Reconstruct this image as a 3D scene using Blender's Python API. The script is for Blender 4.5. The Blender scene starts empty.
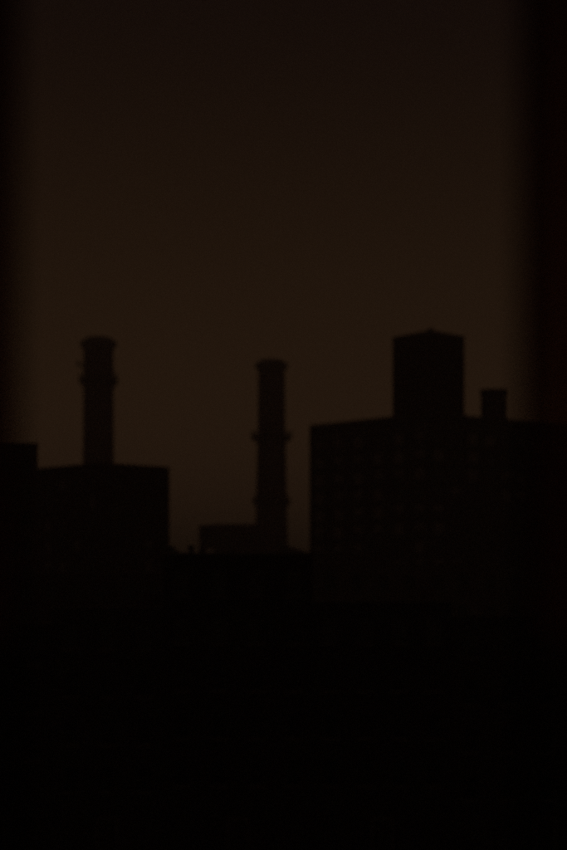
import bpy, math, random
from mathutils import Vector

random.seed(7)
S = bpy.context.scene
COL = S.collection

# ------------------------------------------------------------------ camera
F = 2361.0            # focal length in photo pixels (100 mm on a 36 mm high frame)
EYE = 14.0            # the photographer stands at a fifth floor window
YH = 640.0            # photo row of the horizon
cam_d = bpy.data.cameras.new('camera')
cam = bpy.data.objects.new('camera', cam_d)
COL.objects.link(cam)
cam.location = (0, 0, EYE)
cam.rotation_euler = (math.radians(90), 0, 0)
cam_d.sensor_fit = 'VERTICAL'
cam_d.sensor_height = 36.0
cam_d.sensor_width = 24.0
cam_d.lens = 100.0
cam_d.shift_y = (YH - 425.0) / 850.0
cam_d.clip_start = 0.05
cam_d.clip_end = 20000.0
cam_d.dof.use_dof = True
cam_d.dof.focus_distance = 38.0
cam_d.dof.aperture_fstop = 0.85
S.camera = cam

# ------------------------------------------------------------------ sky and sun
SUN_EL, SUN_AZ = math.radians(1.5), math.radians(-4)   # azimuth from +Y, clockwise
w = bpy.data.worlds.new('World')
S.world = w
w.use_nodes = True
nt = w.node_tree
nt.nodes.clear()
sky = nt.nodes.new('ShaderNodeTexSky')
sky.sky_type = 'NISHITA'
sky.sun_disc = False
sky.sun_elevation = SUN_EL
sky.sun_rotation = SUN_AZ
sky.air_density = 1.0
sky.dust_density = 6.0
sky.ozone_density = 1.0
# what is left of the sunset, far below the glow of the city
dusk = nt.nodes.new('ShaderNodeVectorMath')
dusk.operation = 'MULTIPLY'
dusk.inputs[1].default_value = (0.008, 0.0066, 0.006)
# glow of the city in the night air: depends on the elevation only, all round the horizon
tcw = nt.nodes.new('ShaderNodeTexCoord')
sepw = nt.nodes.new('ShaderNodeSeparateXYZ')
ramp = nt.nodes.new('ShaderNodeValToRGB')
GLOW = [(-1.0, (1.1, 0.60, 0.30)), (0.0, (1.5, 0.81, 0.41)), (0.085, (0.66, 0.355, 0.175)),
        (0.15, (0.38, 0.203, 0.102)), (0.21, (0.195, 0.104, 0.062)), (0.27, (0.078, 0.042, 0.042)),
        (0.45, (0.11, 0.059, 0.046)), (1.0, (0.16, 0.086, 0.066))]
maprange = nt.nodes.new('ShaderNodeMapRange')
maprange.inputs['From Min'].default_value = -1.0
maprange.inputs['From Max'].default_value = 1.0
cr = ramp.color_ramp
cr.interpolation = 'B_SPLINE'
while len(cr.elements) < len(GLOW):
    cr.elements.new(0.5)
for el_, (z_, c_) in zip(cr.elements, GLOW):
    el_.position = (z_ + 1) / 2
for el_, (z_, c_) in zip(cr.elements, GLOW):
    el_.color = (*c_, 1)
glow = nt.nodes.new('ShaderNodeVectorMath')
glow.operation = 'ADD'
bg = nt.nodes.new('ShaderNodeBackground')
bg.inputs['Strength'].default_value = 0.05
wo = nt.nodes.new('ShaderNodeOutputWorld')
nt.links.new(sky.outputs[0], dusk.inputs[0])
nt.links.new(tcw.outputs['Generated'], sepw.inputs[0])
nt.links.new(sepw.outputs[2], maprange.inputs['Value'])
nt.links.new(maprange.outputs[0], ramp.inputs['Fac'])
nt.links.new(ramp.outputs['Color'], glow.inputs[0])
nt.links.new(dusk.outputs[0], glow.inputs[1])
nt.links.new(glow.outputs[0], bg.inputs['Color'])
nt.links.new(bg.outputs[0], wo.inputs['Surface'])

sd = bpy.data.lights.new('sun', 'SUN')
sd.energy = 0.0006
sd.angle = math.radians(12)
sd.color = (1.0, 0.72, 0.5)
so = bpy.data.objects.new('sun', sd)
COL.objects.link(so)
sdir = Vector((math.sin(SUN_AZ) * math.cos(SUN_EL), math.cos(SUN_AZ) * math.cos(SUN_EL), math.sin(SUN_EL)))
so.rotation_euler = (-sdir).to_track_quat('-Z', 'Y').to_euler()
so.location = (0, 0, 200)

S.view_settings.view_transform = 'Standard'
S.view_settings.look = 'None'
S.view_settings.exposure = 0.0
S.view_settings.gamma = 1.0
S.view_settings.use_curve_mapping = False
S.cycles.use_denoising = False
S.render.dither_intensity = 2.0
S.cycles.volume_bounces = 6
S.cycles.max_bounces = 8


# ------------------------------------------------------------------ materials
def mat(name, c1, c2=None, scale=1.0, rough=0.85, bump=0.3, spec=0.3, detail=6.0):
    m = bpy.data.materials.new(name)
    m.use_nodes = True
    t = m.node_tree
    b = t.nodes['Principled BSDF']
    b.inputs['Roughness'].default_value = rough
    b.inputs['Specular IOR Level'].default_value = spec
    tc = t.nodes.new('ShaderNodeTexCoord')
    n = t.nodes.new('ShaderNodeTexNoise')
    n.inputs['Scale'].default_value = scale
    n.inputs['Detail'].default_value = detail
    n.inputs['Roughness'].default_value = 0.62
    t.links.new(tc.outputs['Object'], n.inputs['Vector'])
    r = t.nodes.new('ShaderNodeValToRGB')
    r.color_ramp.elements[0].position = 0.3
    r.color_ramp.elements[1].position = 0.72
    c2 = c2 or tuple(min(1, x * 1.35) for x in c1)
    r.color_ramp.elements[0].color = (*c1, 1)
    r.color_ramp.elements[1].color = (*c2, 1)
    t.links.new(n.outputs['Fac'], r.inputs['Fac'])
    t.links.new(r.outputs['Color'], b.inputs['Base Color'])
    bp = t.nodes.new('ShaderNodeBump')
    bp.inputs['Strength'].default_value = bump
    bp.inputs['Distance'].default_value = 0.02
    t.links.new(n.outputs['Fac'], bp.inputs['Height'])
    t.links.new(bp.outputs['Normal'], b.inputs['Normal'])
    return m


def brick_mat(name, c1, c2, mortar, scale=1.0):
    m = mat(name, c1, c2, 0.4)
    t = m.node_tree
    b = t.nodes['Principled BSDF']
    tc = next(n for n in t.nodes if n.type == 'TEX_COORD')
    ramp = next(n for n in t.nodes if n.type == 'VALTORGB')
    # courses run round the object: use (x + y, z) as the brick plane
    sep = t.nodes.new('ShaderNodeSeparateXYZ')
    add = t.nodes.new('ShaderNodeMath')
    comb = t.nodes.new('ShaderNodeCombineXYZ')
    t.links.new(tc.outputs['Object'], sep.inputs[0])
    t.links.new(sep.outputs[0], add.inputs[0])
    t.links.new(sep.outputs[1], add.inputs[1])
    t.links.new(add.outputs[0], comb.inputs[0])
    t.links.new(sep.outputs[2], comb.inputs[1])
    br = t.nodes.new('ShaderNodeTexBrick')
    br.inputs['Scale'].default_value = scale
    br.inputs['Brick Width'].default_value = 0.24
    br.inputs['Row Height'].default_value = 0.075
    br.inputs['Mortar Size'].default_value = 0.008
    br.inputs['Mortar'].default_value = (*mortar, 1)
    t.links.new(comb.outputs[0], br.inputs['Vector'])
    t.links.new(ramp.outputs['Color'], br.inputs['Color1'])
    br.inputs['Color2'].default_value = (*c1, 1)
    t.links.new(br.outputs['Color'], b.inputs['Base Color'])
    return m


M = dict(
    brick=brick_mat('weathered_brick', (0.20, 0.10, 0.07), (0.30, 0.16, 0.11), (0.26, 0.22, 0.19)),
    brick_dark=brick_mat('sooty_brick', (0.12, 0.07, 0.05), (0.19, 0.11, 0.08), (0.17, 0.15, 0.13)),
    render=mat('stained_render', (0.20, 0.17, 0.14), (0.30, 0.26, 0.22), 0.35),
    block_render=mat('grimy_render', (0.10, 0.08, 0.065), (0.16, 0.135, 0.11), 0.35),
    concrete=mat('concrete', (0.22, 0.20, 0.18), (0.32, 0.29, 0.26), 0.8),
    stone=mat('pale_stone', (0.26, 0.23, 0.19), (0.36, 0.32, 0.27), 1.2),
    roof=mat('tar_roof', (0.035, 0.033, 0.032), (0.06, 0.057, 0.055), 0.7),
    slate=mat('slate', (0.05, 0.05, 0.055), (0.09, 0.085, 0.085), 2.0),
    iron=mat('rusty_iron', (0.06, 0.04, 0.03), (0.14, 0.07, 0.045), 2.5, 0.7),
    zinc=mat('zinc', (0.16, 0.16, 0.16), (0.25, 0.25, 0.25), 3.0, 0.55),
    frame=mat('window_paint', (0.11, 0.10, 0.09), (0.17, 0.15, 0.13), 6.0, 0.6),
    glass=mat('dark_glass', (0.012, 0.013, 0.014), (0.02, 0.02, 0.02), 0.6, 0.06, 0.02, 0.5),
    sheen_slats=mat('painted_sheen', (0.50, 0.46, 0.40), (0.64, 0.60, 0.53), 3.0, 0.7),  # pale colour stands in for faint window light and sky reflection
    door=mat('door_paint', (0.05, 0.035, 0.025), (0.09, 0.06, 0.04), 5.0, 0.5),
    asphalt=mat('asphalt', (0.04, 0.04, 0.04), (0.065, 0.063, 0.06), 0.9),
    pave=mat('paving', (0.13, 0.12, 0.11), (0.2, 0.19, 0.17), 1.4),
    earth=mat('city_ground', (0.045, 0.042, 0.036), (0.075, 0.068, 0.056), 0.06),
    soot=brick_mat('black_soot_brick', (0.05, 0.035, 0.028), (0.085, 0.058, 0.045), (0.075, 0.065, 0.055)),
    soot2=mat('sooty_render', (0.06, 0.05, 0.042), (0.10, 0.085, 0.07), 0.35),
    paint=mat('road_paint', (0.5, 0.5, 0.48), (0.7, 0.7, 0.67), 4.0),
    plaster=mat('room_plaster', (0.30, 0.27, 0.23), (0.36, 0.33, 0.28), 2.0),
    boards=mat('floor_boards', (0.10, 0.06, 0.035), (0.17, 0.10, 0.06), 3.0, 0.5),
    joinery=mat('dark_joinery', (0.022, 0.016, 0.013), (0.035, 0.026, 0.02), 9.0, 0.5),
)


def cloth_mat(name, c, transl):
    m = mat(name, c, tuple(x * 1.25 for x in c), 60.0, 0.95, 0.2, 0.1)
    t = m.node_tree
    b = t.nodes['Principled BSDF']
    out = next(n for n in t.nodes if n.type == 'OUTPUT_MATERIAL')
    tr = t.nodes.new('ShaderNodeBsdfTranslucent')
    tr.inputs['Color'].default_value = (*transl, 1)
    mx = t.nodes.new('ShaderNodeMixShader')
    mx.inputs[0].default_value = 0.95
    t.links.new(b.outputs[0], mx.inputs[1])
    t.links.new(tr.outputs[0], mx.inputs[2])
    # the weave is open: a little light comes straight through, tinted
    op = t.nodes.new('ShaderNodeBsdfTransparent')
    op.inputs['Color'].default_value = (1.0, 0.55, 0.48, 1)
    m2 = t.nodes.new('ShaderNodeMixShader')
    m2.inputs[0].default_value = 0.16
    t.links.new(mx.outputs[0], m2.inputs[1])
    t.links.new(op.outputs[0], m2.inputs[2])
    t.links.new(m2.outputs[0], out.inputs['Surface'])
    return m


M['cloth'] = cloth_mat('red_cloth', (0.30, 0.085, 0.06), (0.94, 0.46, 0.40))


# ------------------------------------------------------------------ helpers
class MB:
    """collects faces, then links them as one mesh object"""
    def __init__(self):
        self.v, self.f = [], []

    def quad(self, *p):
        n = len(self.v)
        self.v += [tuple(q) for q in p]
        self.f.append(tuple(range(n, n + len(p))))

    def box(self, x0, x1, y0, y1, z0, z1):
        n = len(self.v)
        self.v += [(x0, y0, z0), (x1, y0, z0), (x1, y1, z0), (x0, y1, z0),
                   (x0, y0, z1), (x1, y0, z1), (x1, y1, z1), (x0, y1, z1)]
        self.f += [tuple(n + i for i in q) for q in
                   ((3, 2, 1, 0), (4, 5, 6, 7), (0, 1, 5, 4), (1, 2, 6, 5), (2, 3, 7, 6), (3, 0, 4, 7))]
        return self

    def lathe(self, prof, seg=32, cx=0.0, cy=0.0, closed=False):
        n = len(self.v)
        k = len(prof)
        for i in range(seg):
            a = 2 * math.pi * i / seg
            for r, z in prof:
                self.v.append((cx + r * math.cos(a), cy + r * math.sin(a), z))
        rng = k if closed else k - 1
        for i in range(seg):
            j = (i + 1) % seg
            for q in range(rng):
                q2 = (q + 1) % k
                self.f.append((n + i * k + q, n + j * k + q, n + j * k + q2, n + i * k + q2))
        return self

    def bar(self, a, b, r):
        a, b = Vector(a), Vector(b)
        d = (b - a).normalized()
        u = d.cross(Vector((0, 0, 1)) if abs(d.z) < 0.9 else Vector((1, 0, 0))).normalized() * r
        v = d.cross(u).normalized() * r
        n = len(self.v)
        for p in (a, b):
            for s, t in ((1, 1), (-1, 1), (-1, -1), (1, -1)):
                self.v.append(tuple(p + u * s + v * t))
        self.f += [tuple(n + i for i in q) for q in
                   ((3, 2, 1, 0), (4, 5, 6, 7), (0, 1, 5, 4), (1, 2, 6, 5), (2, 3, 7, 6), (3, 0, 4, 7))]
        return self

    def mesh(self, name):
        me = bpy.data.meshes.new(name)
        me.from_pydata(self.v, [], self.f)
        me.update()
        return me

    def build(self, name, material, parent=None, smooth=False, bevel=0.0):
        me = self.mesh(name)
        return link(name, me, material, parent, smooth, bevel)


def link(name, me, material, parent=None, smooth=False, bevel=0.0):
    if material is not None and not me.materials:
        me.materials.append(material)
    if smooth:
        me.polygons.foreach_set('use_smooth', [True] * len(me.polygons))
        me.set_sharp_from_angle(angle=math.radians(35))
    o = bpy.data.objects.new(name, me)
    COL.objects.link(o)
    o.parent = parent
    if bevel:
        b = o.modifiers.new('bevel', 'BEVEL')
        b.width = bevel
        b.segments = 2
    return o


def thing(name, label, cat, loc=(0, 0, 0), rz=0.0, group=None):
    o = bpy.data.objects.new(name, None)
    COL.objects.link(o)
    o.location = loc
    o.rotation_euler = (0, 0, rz)
    o['label'] = label
    o['category'] = cat
    if group:
        o['group'] = group
    return o


def structure(o):
    o['kind'] = 'structure'
    return o


def at(px, py, d):
    return Vector(((px - 283.5) / F * d, d, EYE - (py - YH) / F * d))


def reach(c, ang, px):
    """length along heading ang from ground point c until it lines up with photo column px"""
    k = (px - 283.5) / F
    dx, dy = math.cos(ang), math.sin(ang)
    return (k * c.y - c.x) / (dx - k * dy)


# shared window meshes, local: x across, y into the wall, z up, origin at the opening's lower middle
_wm = {}


def window_meshes(ww, wh):
    key = (round(ww, 2), round(wh, 2))
    if key not in _wm:
        t = 0.09
        a = MB()
        a.box(-ww / 2, -ww / 2 + t, 0.10, 0.18, 0, wh)
        a.box(ww / 2 - t, ww / 2, 0.10, 0.18, 0, wh)
        a.box(-ww / 2 + t, ww / 2 - t, 0.10, 0.18, 0, t)
        a.box(-ww / 2 + t, ww / 2 - t, 0.10, 0.18, wh - t, wh)
        a.box(-ww / 2 + t, ww / 2 - t, 0.11, 0.17, wh * 0.5 - 0.04, wh * 0.5 + 0.04)
        p1 = MB().box(-ww / 2 + t, ww / 2 - t, 0.135, 0.150, t, wh * 0.5 - 0.04)
        p2 = MB().box(-ww / 2 + t, ww / 2 - t, 0.125, 0.140, wh * 0.5 + 0.04, wh - t)
        s = MB().box(-ww / 2 - 0.08, ww / 2 + 0.08, -0.10, 0.10, -0.12, -0.002)
        _wm[key] = (a.mesh('window'), p1.mesh('pane'), p2.mesh('pane'), s.mesh('sill'))
    return _wm[key]


_bm = {}


def sheen_mesh(ww, wh, f):
    key = (round(ww, 2), round(wh, 2), f)
    if key not in _bm:                     # pale slats imitating glow on the glass, covering the share f
        b = MB()
        n = max(2, int(wh * f / 0.16))
        z = wh - 0.02
        st = (wh * f - 0.04) / n
        for i in range(n):
            b.box(-ww / 2 + 0.02, ww / 2 - 0.02, 0.05, 0.085, z - st + 0.02, z)
            z -= st
        _bm[key] = b.mesh('sheen_slats')
    return _bm[key]


def facade(mb, parent, org, ux, nrm, length, z0, z1, cols, zs, ww, wh, detail=True, sheen_share=0.0):
    """wall sheet with real recessed openings; org = left end seen from outside, ux = along, nrm = outward"""
    ux, nrm = Vector(ux), Vector(nrm)
    pitch = length / cols
    xs = [0.0]
    wins = []
    for i in range(cols):
        xc = (i + 0.5) * pitch
        xs += [xc - ww / 2, xc + ww / 2]
    xs.append(length)
    zz = [z0]
    for z in zs:
        zz += [z, z + wh]
    zz.append(z1)

    def p(x, z, dep=0.0):
        q = Vector(org) + ux * x - nrm * dep
        return (q.x, q.y, z)
    dep = 0.3
    for i in range(len(xs) - 1):
        for j in range(len(zz) - 1):
            a, b, c, d = xs[i], xs[i + 1], zz[j], zz[j + 1]
            if i % 2 == 1 and j % 2 == 1:
                mb.quad(p(a, c), p(b, c), p(b, c, dep), p(a, c, dep))
                mb.quad(p(a, d, dep), p(b, d, dep), p(b, d), p(a, d))
                mb.quad(p(a, c), p(a, c, dep), p(a, d, dep), p(a, d))
                mb.quad(p(b, c, dep), p(b, c), p(b, d), p(b, d, dep))
                mb.quad(p(a, c, dep), p(b, c, dep), p(b, d, dep), p(a, d, dep))
                wins.append(((a + b) / 2, c))
            else:
                mb.quad(p(a, c), p(b, c), p(b, d), p(a, d))
    rz = math.atan2(ux.y, ux.x)
    fm, p1, p2, sm = window_meshes(ww, wh)
    for n_, (x, z) in enumerate(wins):
        q = Vector(org) + ux * x
        wo_ = link('window', fm, M['frame'], parent)
        wo_.location = (q.x, q.y, z)
        wo_.rotation_euler = (0, 0, rz)
        link('pane', p1, M['glass'], wo_)
        link('pane', p2, M['glass'], wo_)
        if sheen_share and random.random() < sheen_share:
            link('sheen_slats', sheen_mesh(ww, wh, random.choice((0.6, 1.0, 1.0))), M['sheen_slats'], wo_)
        if detail:
            link('sill', sm, M['stone'], wo_)


def storeys(top, pitch, wh, first=4.6, drop=1.1):
    """sill heights counted down from the roof"""
    out = []
    z = top - drop - wh
    while z > first:
        out.append(z)
        z -= pitch
    return out[::-1]


def block(parent, lx, ly, h, mwall, cx, cy, pitch, ww, wh, drop, parapet=0.5, coping=None, thick=0.35,
          detail=True, first=4.6, sheen_share=0.0):
    """four walled block: near corner at the local origin, +X along its right front, +Y along its left front"""
    zs = storeys(h, pitch, wh, first, drop)
    top = h
    mb = MB()
    facade(mb, parent, (0, 0, 0), (1, 0, 0), (0, -1, 0), lx, 0, top, cx, zs, ww, wh, detail, sheen_share * 0.25)
    facade(mb, parent, (0, ly, 0), (0, -1, 0), (-1, 0, 0), ly, 0, top, cy, zs, ww, wh, detail, sheen_share)
    mb.quad((lx, 0, 0), (lx, ly, 0), (lx, ly, top), (lx, 0, top))
    mb.quad((lx, ly, 0), (0, ly, 0), (0, ly, top), (lx, ly, top))
    t = thick
    # inner faces of the parapet
    mb.quad((t, t, top - parapet), (t, ly - t, top - parapet), (t, ly - t, top), (t, t, top))
    mb.quad((lx - t, t, top - parapet), (t, t, top - parapet), (t, t, top), (lx - t, t, top))
    mb.quad((lx - t, ly - t, top - parapet), (lx - t, t, top - parapet), (lx - t, t, top), (lx - t, ly - t, top))
    mb.quad((t, ly - t, top - parapet), (lx - t, ly - t, top - parapet), (lx - t, ly - t, top), (t, ly - t, top))
    mb.build('wall', mwall, parent)
    rf = MB()
    rf.quad((t, t, top - parapet), (lx - t, t, top - parapet), (lx - t, ly - t, top - parapet), (t, ly - t, top - parapet))
    roof = rf.build('roof', M['roof'], parent)
    c = MB()
    e = 0.08
    c.box(-e, lx + e, -e, t + e, top + 0.004, top + 0.14)
    c.box(-e, lx + e, ly - t - e, ly + e, top + 0.004, top + 0.14)
    c.box(-e, t + e, t + e, ly - t - e, top + 0.004, top + 0.14)
    c.box(lx - t - e, lx + e, t + e, ly - t - e, top + 0.004, top + 0.14)
    c.build('coping', coping or M['stone'], roof)
    return roof


def door(parent, x, y, rz, w_=1.2, h_=2.3):
    d = MB().box(-w_ / 2, w_ / 2, -0.06, -0.004, 0.02, h_)
    for zz in ((0.3, 1.0), (1.2, 2.05)):
        for xx in (-w_ * 0.25, w_ * 0.25):
            d.box(xx - w_ * 0.17, xx + w_ * 0.17, -0.085, -0.06, *zz)
    o = d.build('door', M['door'], parent)
    o.location = (x, y, 0)
    o.rotation_euler = (0, 0, rz)
    MB().box(w_ * 0.36, w_ * 0.42, -0.14, -0.087, 1.02, 1.08).build('handle', M['zinc'], o)
    f = MB().box(-w_ / 2 - 0.12, -w_ / 2, -0.10, -0.004, 0, h_ + 0.12).box(w_ / 2, w_ / 2 + 0.12, -0.10, -0.004, 0, h_ + 0.12)
    f.box(-w_ / 2, w_ / 2, -0.10, -0.004, h_ + 0.001, h_ + 0.12)
    f.build('door_frame', M['stone'], o)


# ------------------------------------------------------------------ ground and streets
g = MB()
g.quad((-4000, -1500, 0), (4000, -1500, 0), (4000, 6000, 0), (-4000, 6000, 0))
structure(g.build('ground', M['earth']))
r = MB()
r.quad((-400, 138, 0.004), (400, 138, 0.004), (400, 150, 0.004), (-400, 150, 0.004))
road = structure(r.build('road', M['asphalt']))
for k in range(-14, 15):
    MB().box(k * 9.0, k * 9.0 + 3.0, 143.93, 144.07, 0.006, 0.009).build('road_marking', M['paint'], road)
for n_, (ya, yb) in enumerate(((150.0, 153.4), (134.6, 138.0))):
    structure(MB().box(-400, 400, ya, yb, 0.002, 0.13).build('pavement', M['pave']))

# ------------------------------------------------------------------ right: tall apartment building with roof tower
D = 380.0
c0 = at(430, 414.5, D)
B = math.radians(40)
lx = reach(c0, B, 610)
ly = reach(c0, B + math.pi / 2, 309.5)
H = c0.z
t = thing('apartment_building', 'tall dark block with railed parapet and a square tower on its roof', 'building',
          (c0.x, c0.y, 0), B)
roof = block(t, lx, ly, H, M['block_render'], 11, 6, 2.95, 2.2, 1.75, 2.6, 0.9, sheen_share=0.9)
door(t, lx * 0.5, 0, 0, 1.8, 2.6)
# string course
sc_ = MB()
sc_.box(-0.12, lx, -0.12, -0.004, H - 2.0, H - 1.7).box(-0.12, -0.004, -0.004, ly, H - 2.0, H - 1.7)
sc_.build('string_course', M['stone'], t)
pm = MB().box(-0.16, 0.16, -0.16, 0.16, 0.145, 0.34).box(-0.24, 0.24, -0.24, 0.24, 0.342, 0.42).mesh('parapet_post')
n = int(lx / 1.35)
for k in range(n + 1):
    o = link('parapet_post', pm, M['stone'], roof)
    o.location = (lx * k / n if 0 < k else 0.18, 0.18, H)
n = int(ly / 1.35)
for k in range(1, n + 1):
    o = link('parapet_post', pm, M['stone'], roof)
    o.location = (0.18, ly * k / n - (0.18 if k == n else 0), H)
rl = MB().box(0.02, lx, 0.12, 0.24, H + 0.25, H + 0.35).box(0.12, 0.24, 0.24, ly, H + 0.25, H + 0.35)
rl.build('parapet_rail', M['iron'], roof)


def local(parent_c, ang, p):
    d = Vector((p.x - parent_c.x, p.y - parent_c.y))
    return Vector((d.x * math.cos(ang) + d.y * math.sin(ang), -d.x * math.sin(ang) + d.y * math.cos(ang)))


# tower
tc0 = at(428, 334, D + 6.5)
tl = local(c0, B, tc0)
tw = reach(tc0, B, 464.5)
th = reach(tc0, B + math.pi / 2, 392.5)
zt = tc0.z
zb = H - 0.896
tower = MB()
tower.box(tl.x, tl.x + tw, tl.y, tl.y + th, zb, zt - 0.004)
for i in range(1, 5):                       # pilasters break the blank walls
    xx = tl.x + tw * i / 5
    tower.box(xx - 0.2, xx + 0.2, tl.y - 0.12, tl.y - 0.003, zb, zt - 1.2)
    yy = tl.y + th * i / 5
    tower.box(tl.x - 0.12, tl.x - 0.003, yy - 0.2, yy + 0.2, zb, zt - 1.2)
tw_o = tower.build('roof_tower', M['brick_dark'], t)
e = 0.06
cn = MB().box(tl.x - e, tl.x + tw + e, tl.y - e, tl.y + th + e, zt, zt + 0.32)
cn.build('cornice', M['stone'], tw_o)
py_ = MB()
ax, ay, az = tl.x + tw * 0.46, tl.y + th * 0.40, zt + 1.35
q = [(tl.x, tl.y, zt + 0.324), (tl.x + tw, tl.y, zt + 0.324), (tl.x + tw, tl.y + th, zt + 0.324), (tl.x, tl.y + th, zt + 0.324)]
for i in range(4):
    py_.quad(q[i], q[(i + 1) % 4], (ax, ay, az))
py_.build('roof', M['slate'], tw_o)
MB().box(ax - 0.35, ax + 0.35, ay - 0.35, ay + 0.35, az - 0.3, az + 0.25).build('vent', M['zinc'], tw_o)
# small round stack
sc0 = at(494, 390, D + 16)
sl = local(c0, B, sc0)
rr = 13.2 / F * (D + 16)
zs_ = sc0.z
st = MB().lathe([(rr, H - 0.896), (rr, zs_ - 1.0), (rr * 1.08, zs_ - 0.8), (rr * 1.08, zs_), (rr * 0.8, zs_), (rr * 0.8, zs_ - 2.0)],
                28, sl.x, sl.y).build('roof_stack', M['brick'], t, True)
MB().lathe([(rr * 1.003, H + 2.5), (rr * 1.03, H + 2.5), (rr * 1.03, H + 2.75), (rr * 1.003, H + 2.75)], 28, sl.x, sl.y, True).build('band', M['iron'], st)

# ------------------------------------------------------------------ left: plain apartment building, corner on
D = 330.0
c1 = at(100, 462.5, D)
B1 = math.radians(42)
lx1 = reach(c1, B1, 169.5)
ly1 = reach(c1, B1 + math.pi / 2, 26)
t = thing('apartment_building', 'flat roofed dark block standing corner on, below the wide galleried smokestack', 'building',
          (c1.x, c1.y, 0), B1)
block(t, lx1, ly1, c1.z - 0.14, M['brick_dark'], 5, 5, 2.95, 1.15, 1.5, 1.7, 0.7, sheen_share=0.2)
door(t, lx1 * 0.5, 0, 0, 1.6, 2.4)

# ------------------------------------------------------------------ far left: neighbour, a little taller
D = 262.0
c2 = at(37.5, 443, D)
B2 = math.radians(6.6)
t = thing('apartment_building', 'dark block one step higher than the corner on block beside it', 'building',
          (c2.x - 24 * math.cos(B2), c2.y - 24 * math.sin(B2), 0), B2)
block(t, 24.0, 13.0, c2.z - 0.14, M['brick'], 9, 4, 3.0, 1.15, 1.5, 1.6, 0.7)
door(t, 12, 0, 0, 1.6, 2.4)


# ------------------------------------------------------------------ smokestacks
def stack(px, top_py, d, prof_px, galleries, label, crown):
    base = at(px, top_py, d)
    k = d / F
    zz = lambda py: EYE - (py - YH) * k
    t_ = thing('smokestack', label, 'smokestack', (base.x, base.y, 0), 0, 'smokestacks of the power station')
    prof = [(r_ * k, max(0.0, zz(py))) for r_, py in prof_px]
    # inner flue, so the mouth is open
    r_top, z_top = prof[-1]
    prof += [(r_top * 0.78, z_top), (r_top * 0.74, z_top - 6.0)]
    sh = MB().lathe(prof, 40).build('shaft', M['brick'], t_, True)
    cp = [(r_ * k, zz(py)) for r_, py in crown]
    MB().lathe(cp, 40, closed=True).build('crown', M['stone'], t_, True)

    def rad(z):
        for (ra, za), (rb, zb_) in zip(prof[:-3], prof[1:-2]):
            if za <= z <= zb_ and zb_ > za:
                return ra + (rb - ra) * (z - za) / (zb_ - za)
        return prof[-3][0]
    z = 12.0
    while z < z_top - 8:
        r0 = rad(z)
        MB().lathe([(r0 * 1.002, z), (r0 * 1.02, z), (r0 * 1.02, z + 0.25), (r0 * 1.002, z + 0.25)], 40, closed=True).build('iron_band', M['iron'], sh)
        z += 5.5
    for py, ro, rail_h in galleries:
        zg = zz(py)
        r0 = rad(zg)
        ro *= k
        ga = MB().lathe([(r0 * 1.004, zg), (ro, zg), (ro, zg + 0.8), (r0 * 1.004, zg + 0.8)], 40, closed=True).build('gallery', M['iron'], t_)
        rm = MB()
        for i in range(44):
            a = 2 * math.pi * i / 44
            x, y = (ro - 0.12) * math.cos(a), (ro - 0.12) * math.sin(a)
            rm.bar((x, y, zg + 0.8), (x, y, zg + 0.8 + rail_h), 0.07)
        for q_ in (0.5, 1.0):
            zr = zg + 0.8 + rail_h * q_
            rm.lathe([(ro - 0.19, zr - 0.07), (ro - 0.05, zr - 0.07), (ro - 0.05, zr + 0.07), (ro - 0.19, zr + 0.07)], 40, closed=True)
        rm.build('railing', M['iron'], ga)
        for i in range(14):
            a = 2 * math.pi * (i + 0.5) / 14
            ca, sa = math.cos(a), math.sin(a)
            MB().bar((r0 * ca, r0 * sa, zg - 1.6), ((ro - 0.15) * ca, (ro - 0.15) * sa, zg - 0.02), 0.12).build('bracket', M['iron'], ga)
    # ladder up the side that faces the town
    lad = MB()
    a0 = math.radians(-118)
    zl = 6.0
    ztop = z_top - 2.5
    for s in (-1, 1):
        pts = []
        z = zl
        while z < ztop:
            r1 = rad(z) + 0.25
            pts.append((r1 * math.cos(a0) + s * 0.3 * -math.sin(a0), r1 * math.sin(a0) + s * 0.3 * math.cos(a0), z))
            z += 5.0
        for a_, b_ in zip(pts[:-1], pts[1:]):
            lad.bar(a_, b_, 0.05)
    z = zl
    while z < ztop - 5:
        r1 = rad(z) + 0.25
        lad.bar((r1 * math.cos(a0) - 0.3 * -math.sin(a0), r1 * math.sin(a0) - 0.3 * math.cos(a0), z),
                (r1 * math.cos(a0) + 0.3 * -math.sin(a0), r1 * math.sin(a0) + 0.3 * math.cos(a0), z), 0.03)
        z += 0.6
    lad.build('ladder', M['iron'], t_)
    return t_, rad, zz, k


sA, radA, zA, kA = stack(98.5, 337, 690.0,
      [(16.4, 660), (16.0, 560), (15.6, 465), (15.3, 400), (15.3, 380), (15.0, 345), (12.6, 342), (12.2, 337.5)],
      [(382.5, 19.6, 1.5)],
      'wide brick smokestack with one gallery below its crown, behind the corner on block',
      [(15.25, 350), (18.5, 345.5), (18.5, 342.5), (14.6, 339.6), (12.7, 339.6), (15.2, 346)])
# lamp bracket on the stack's side
br = MB()
zb_ = zA(364)
x0 = radA(zb_) * -1
br.bar((x0 + 0.1, 0, zb_), (x0 - 1.9, 0, zb_), 0.22).bar((x0 - 1.6, 0, zb_ - 0.9), (x0 - 1.6, 0, zb_ + 0.9), 0.3)
br.bar((x0 + 0.1, 0, zb_ - 1.4), (x0 - 1.2, 0, zb_ - 0.1), 0.14)
br.build('lamp_bracket', M['iron'], sA)

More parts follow.
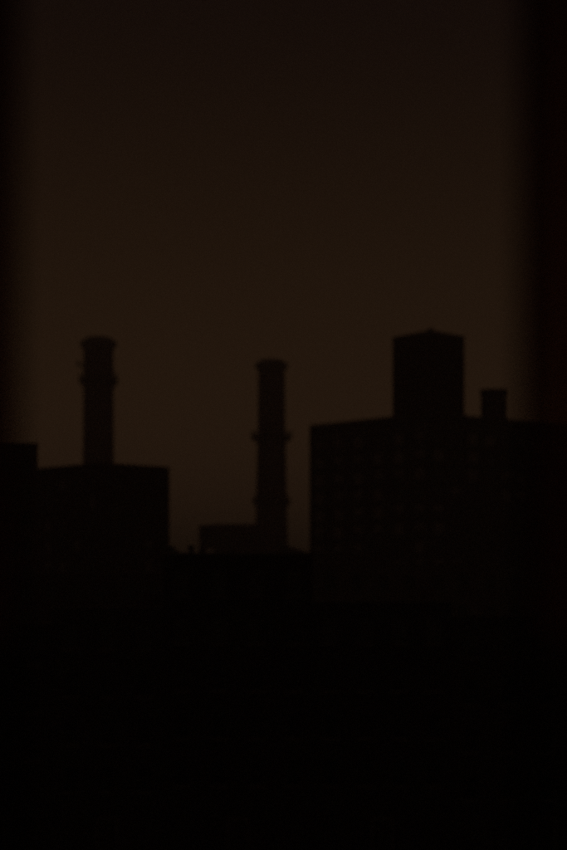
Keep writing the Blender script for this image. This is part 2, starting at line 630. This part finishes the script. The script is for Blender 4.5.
sB, radB, zB, kB = stack(271.5, 360, 720.0,
      [(17.6, 660), (17.2, 560), (16.4, 540), (15.6, 505), (14.9, 470), (13.9, 430), (13.4, 368), (11.4, 364), (11.0, 360)],
      [(438.5, 20.6, 1.2), (503.5, 19.0, 1.2)],
      'slim tapering brick smokestack with two galleries, rising from the low boiler house',
      [(13.5, 371), (16.7, 367), (16.7, 364.5), (13.4, 361.8), (11.4, 361.8), (13.5, 368.5)])

# ------------------------------------------------------------------ boiler house under the slim stack
D = 640.0
k = D / F
cb = at(213, 524, D)
wb = (266 - 213) * k
t = thing('boiler_house', 'low flat roofed boiler house at the foot of the slim smokestack', 'building', (cb.x, cb.y, 0), 0)
rf = block(t, wb, 20.0, cb.z - 0.14, M['brick'], 5, 6, 6.5, 1.6, 4.0, 2.2, 0.8, detail=False, first=6)
# loading bunker that overhangs on posts
bx0, bx1 = (199.5 - 213) * k, -0.02
zt, zl = cb.z - 0.2, EYE - (547 - YH) * k
bk = MB().box(bx0, bx1, 1.0, 13.0, zl, zt)
for i in range(5):
    yy = 1.0 + i * 2.7
    bk.box(bx0 - 0.15, bx0 - 0.003, yy, yy + 0.3, zl, zt - 0.3)
bko = bk.build('loading_bunker', M['iron'], t)
for yy in (1.2, 6.5, 11.6):
    MB().box(bx0 + 0.1, bx0 + 1.7, yy, yy + 1.2, 0, zl - 0.004).build('post', M['iron'], bko)

# sloping shed roof to the right of the slim stack
D = 600.0
k = D / F
cs = at(276, 543, D)
ws = (318 - 276) * k
h0, h1 = cs.z, EYE - (556.5 - YH) * k
t = thing('shed', 'long shed with a roof sloping away from the slim smokestack', 'shed', (cs.x, cs.y, 0), 0)
m_ = MB()
m_.quad((0, 0, 0), (ws, 0, 0), (ws, 0, h1), (0, 0, h0))
m_.quad((ws, 16, 0), (0, 16, 0), (0, 16, h0), (ws, 16, h1))
m_.quad((0, 16, 0), (0, 0, 0), (0, 0, h0), (0, 16, h0))
m_.quad((ws, 0, 0), (ws, 16, 0), (ws, 16, h1), (ws, 0, h1))
m_.build('wall', M['brick_dark'], t)
m_ = MB()
o_ = 0.4
sl_ = (h1 - h0) / ws
m_.quad((-o_, -o_, h0 + 0.05 - sl_ * o_), (ws + o_, -o_, h1 + 0.05 + sl_ * o_), (ws + o_, 16 + o_, h1 + 0.05 + sl_ * o_), (-o_, 16 + o_, h0 + 0.05 - sl_ * o_))
m_.quad((-o_, -o_, h0 + 0.25 - sl_ * o_), (ws + o_, -o_, h1 + 0.25 + sl_ * o_), (ws + o_, 16 + o_, h1 + 0.25 + sl_ * o_), (-o_, 16 + o_, h0 + 0.25 - sl_ * o_))
m_.build('roof', M['slate'], t)

# ------------------------------------------------------------------ houses added before the tall blocks, stepping their fade into darkness
D = 240.0
k = D / F
for a_, b_, py, mm, nco, lab in ((-40, 167, 572, 'brick_dark', 8, 'added plain dark brick house behind the terrace, in front of the corner on block'),
                                 (317, 610, 563, 'render', 11, 'added long rendered house behind the terrace, in front of the block with the tower')):
    p = at(a_, py, D)
    t = thing('added_house', lab, 'house', (p.x, D, 0), 0, 'houses added behind the terrace')
    rf = block(t, (b_ - a_) * k, 13.0, p.z - 0.14, M[mm], nco, 4, 3.1, 1.1, 1.6, 1.1, 0.5, first=3.4)
    door(t, (b_ - a_) * k * 0.5, 0, 0)
    for f_ in (0.2, 0.75):
        x_ = (b_ - a_) * k * f_
        MB().box(x_, x_ + 1.1, 6.0, 7.8, p.z - 0.63, p.z + 0.8).build('chimney', M['brick'], rf)

# ------------------------------------------------------------------ row houses along the street below
D = 154.0
k = D / F
rows = [(-60, 52, 622, 'soot', 'lowest brick row house of the terrace, in front of the stepped up dark block'),
        (52, 163, 606, 'soot2', 'rendered row house below the corner on block'),
        (163, 313, 552.5, 'soot', 'tallest row house of the terrace, flat roofed with vents'),
        (313, 452, 600, 'soot', 'brick row house below the block with the roof tower'),
        (452, 640, 614, 'soot2', 'rendered end house of the terrace, below the small round roof stack')]
tall = None
for a_, b_, py, mm, lab in rows:
    p = at(a_, py, D)
    wd = (b_ - a_) * k - 0.03
    t = thing('row_house', lab, 'house', (p.x, D, 0), 0, 'row houses along the street')
    nco = max(3, round(wd / 2.4))
    rf = block(t, wd, 11.0, p.z - 0.14, M[mm], nco, 3, 3.1, 1.05, 1.7, 1.0, 0.45, first=3.2)
    door(t, wd * 0.5, 0, 0)
    ch = MB().box(wd - 1.6, wd - 0.6, 6.0, 7.8, p.z - 0.6, p.z + (-0.1 if py < 560 else 0.9)).build('chimney', M['brick'], rf)
    if py < 560:
        tall = (rf, p, wd)
rf, p, wd = tall
for px, h_, r_ in ((169.5, 0.5, 0.32), (175.5, 0.26, 0.14), (190.5, 0.55, 0.24), (200.5, 0.30, 0.16), (232, 0.25, 0.2)):
    x = (px - 163) * k
    z = p.z - 0.6
    MB().lathe([(r_ * 0.7, z), (r_ * 0.7, z + 0.58 + h_ * 0.6), (r_ * 1.15, z + 0.58 + h_ * 0.65), (r_ * 1.15, z + 0.58 + h_ * 0.85), (0.02, z + 0.58 + h_)],
               14, x, 1.2).build('roof_vent', M['zinc'], rf, True)

# ------------------------------------------------------------------ the room the photograph was taken from
FZ = EYE - 1.55                 # floor level
YW = 5.0                        # inner face of the window wall
kw = YW / F
xl, xr = (16.0 - 283.5) * kw, (523.0 - 283.5) * kw      # clear opening between the two mullions
WL, WR = xl - 0.62, xr + 0.62   # wall opening
SZ, HZ = FZ + 1.0, FZ + 3.12
RX0, RX1, RY0, CZ = -3.2, 3.2, -3.5, FZ + 3.5
structure(MB().box(RX0 - 0.3, RX1 + 0.3, RY0 - 0.3, YW + 0.4, FZ - 0.3, FZ).build('floor', M['boards']))
structure(MB().box(RX0 - 0.3, RX1 + 0.3, RY0 - 0.3, YW + 0.4, CZ, CZ + 0.3).build('ceiling', M['plaster']))
wl = MB()
T = 0.2
wl.box(RX0 - 0.3, WL, YW, YW + T, FZ + 0.002, CZ - 0.002)
wl.box(WR, RX1 + 0.3, YW, YW + T, FZ + 0.002, CZ - 0.002)
wl.box(WL, WR, YW, YW + T, FZ + 0.002, SZ)
wl.box(WL, WR, YW, YW + T, HZ, CZ - 0.002)
structure(wl.build('wall_front', M['plaster']))
structure(MB().box(RX0 - 0.3, RX0, RY0, YW - 0.002, FZ + 0.002, CZ - 0.002).build('wall_left', M['plaster']))
structure(MB().box(RX1, RX1 + 0.3, RY0, YW - 0.002, FZ + 0.002, CZ - 0.002).build('wall_right', M['plaster']))
structure(MB().box(RX0 - 0.3, RX1 + 0.3, RY0 - 0.3, RY0 - 0.002, FZ + 0.002, CZ - 0.002).build('wall_back', M['plaster']))
bl = thing('lower_storeys', 'brick storeys below the room with the open window', 'building', (0, 0, 0))
MB().box(RX0 - 0.3, RX1 + 0.3, RY0 - 0.3, YW + T, 0, FZ - 0.304).build('wall', M['brick'], bl)

wt = thing('window_frame', 'dark wooden window frame with two upright mullions, middle light open', 'window', (0, YW, SZ))
hh = HZ - SZ
fy0, fy1 = 0.0, 0.09
MB().box(WL + 0.002, WL + 0.06, 0.03, 0.13, 0.05, hh - 0.002).build('jamb', M['joinery'], wt, bevel=0.006)
MB().box(WR - 0.06, WR - 0.002, 0.03, 0.13, 0.05, hh - 0.002).build('jamb', M['joinery'], wt, bevel=0.006)
MB().box(xl - 0.024, xl, fy0, fy1, 0.05, hh - 0.062).build('mullion', M['joinery'], wt, bevel=0.006)
MB().box(xr, xr + 0.024, fy0, fy1, 0.05, hh - 0.062).build('mullion', M['joinery'], wt, bevel=0.006)
MB().box(WL + 0.06, WR - 0.06, 0.03, 0.13, hh - 0.06, hh - 0.002).build('head', M['joinery'], wt, bevel=0.006)
MB().box(WL + 0.004, WR - 0.004, -0.10, 0.19, 0.002, 0.046).build('sill', M['joinery'], wt, bevel=0.008)

pm_ = bpy.data.materials.new('clear_pane')
pm_.use_nodes = True
pt = pm_.node_tree
pt.nodes.clear()
tr_, gl_, mx_, po_ = (pt.nodes.new('ShaderNode' + n_) for n_ in
                           ('BsdfTransparent', 'BsdfGlossy', 'MixShader', 'OutputMaterial'))
tr_.inputs[0].default_value = (0.94, 0.95, 0.94, 1)
gl_.inputs['Roughness'].default_value = 0.02
mx_.inputs[0].default_value = 0.05
pt.links.new(tr_.outputs[0], mx_.inputs[1])
pt.links.new(gl_.outputs[0], mx_.inputs[2])
pt.links.new(mx_.outputs[0], po_.inputs[0])
for xa_, xb_ in ((WL + 0.06, xl - 0.024), (xr + 0.024, WR - 0.06)):
    MB().box(xa_, xb_, 0.06, 0.064, 0.05, hh - 0.062).build('pane', pm_, wt)


def curtain(x0, x1, z0, z1, label, nf):
    y = YW - 0.035
    t_ = thing('curtain', label, 'curtain', ((x0 + x1) / 2, y, z0), 0, 'short curtains over the side lights')
    m_ = MB()
    nx, nz = nf * 10, 12
    wd_ = x1 - x0
    for j in range(nz + 1):
        f = j / nz
        for i in range(nx + 1):
            u = i / nx
            amp = 0.016 + 0.010 * math.sin(u * 9.1 + 1.3)
            m_.v.append((-wd_ / 2 + u * wd_ + 0.004 * math.sin(7 * f + 20 * u),
                         amp * math.sin(2 * math.pi * nf * u + 0.5 * math.sin(3 * f)),
                         f * (z1 - z0) + 0.006 * math.sin(2 * math.pi * nf * u) * (1 - f)))
    for j in range(nz):
        for i in range(nx):
            a = j * (nx + 1) + i
            m_.f.append((a, a + 1, a + nx + 2, a + nx + 1))
    o = m_.build('cloth', M['cloth'], t_, True)
    rod = MB().bar((-wd_ / 2 - 0.04, 0, z1 - z0 + 0.012), (wd_ / 2 + 0.04, 0, z1 - z0 + 0.012), 0.007).build('rod', M['zinc'], t_)
    for i in range(nf + 1):
        xx = -wd_ / 2 + wd_ * i / nf
        rg = MB()
        for q_ in range(10):
            a0, a1 = 2 * math.pi * q_ / 10, 2 * math.pi * (q_ + 1) / 10
            rg.bar((xx, 0.016 * math.cos(a0), z1 - z0 + 0.004 + 0.016 * math.sin(a0)),
                   (xx, 0.016 * math.cos(a1), z1 - z0 + 0.004 + 0.016 * math.sin(a1)), 0.0025)
        rg.build('ring', M['zinc'], rod)
    return t_


hem = EYE - (642 - YH) * kw
curtain(xr + 0.02, WR - 0.01, hem, HZ - 0.06, 'dull red short curtain over a side light of the dark window frame', 6)
curtain(WL + 0.01, xl - 0.02, hem, HZ - 0.06, 'dull red short curtain over a side light of the dark window frame', 6)

# ------------------------------------------------------------------ evening haze
hz = MB().box(-4100, 4100, -1600, 6100, -1.0, 118.0)
ho = hz.build('haze', None)
ho['kind'] = 'stuff'
hm = bpy.data.materials.new('evening_haze')
hm.use_nodes = True
ht = hm.node_tree
ht.nodes.clear()
pv = ht.nodes.new('ShaderNodeVolumePrincipled')
pv.inputs['Color'].default_value = (0.97, 0.96, 0.95, 1)
pv.inputs['Density'].default_value = 0.001
pv.inputs['Anisotropy'].default_value = 0.65
hout = ht.nodes.new('ShaderNodeOutputMaterial')
ht.links.new(pv.outputs[0], hout.inputs['Volume'])
ho.data.materials.append(hm)
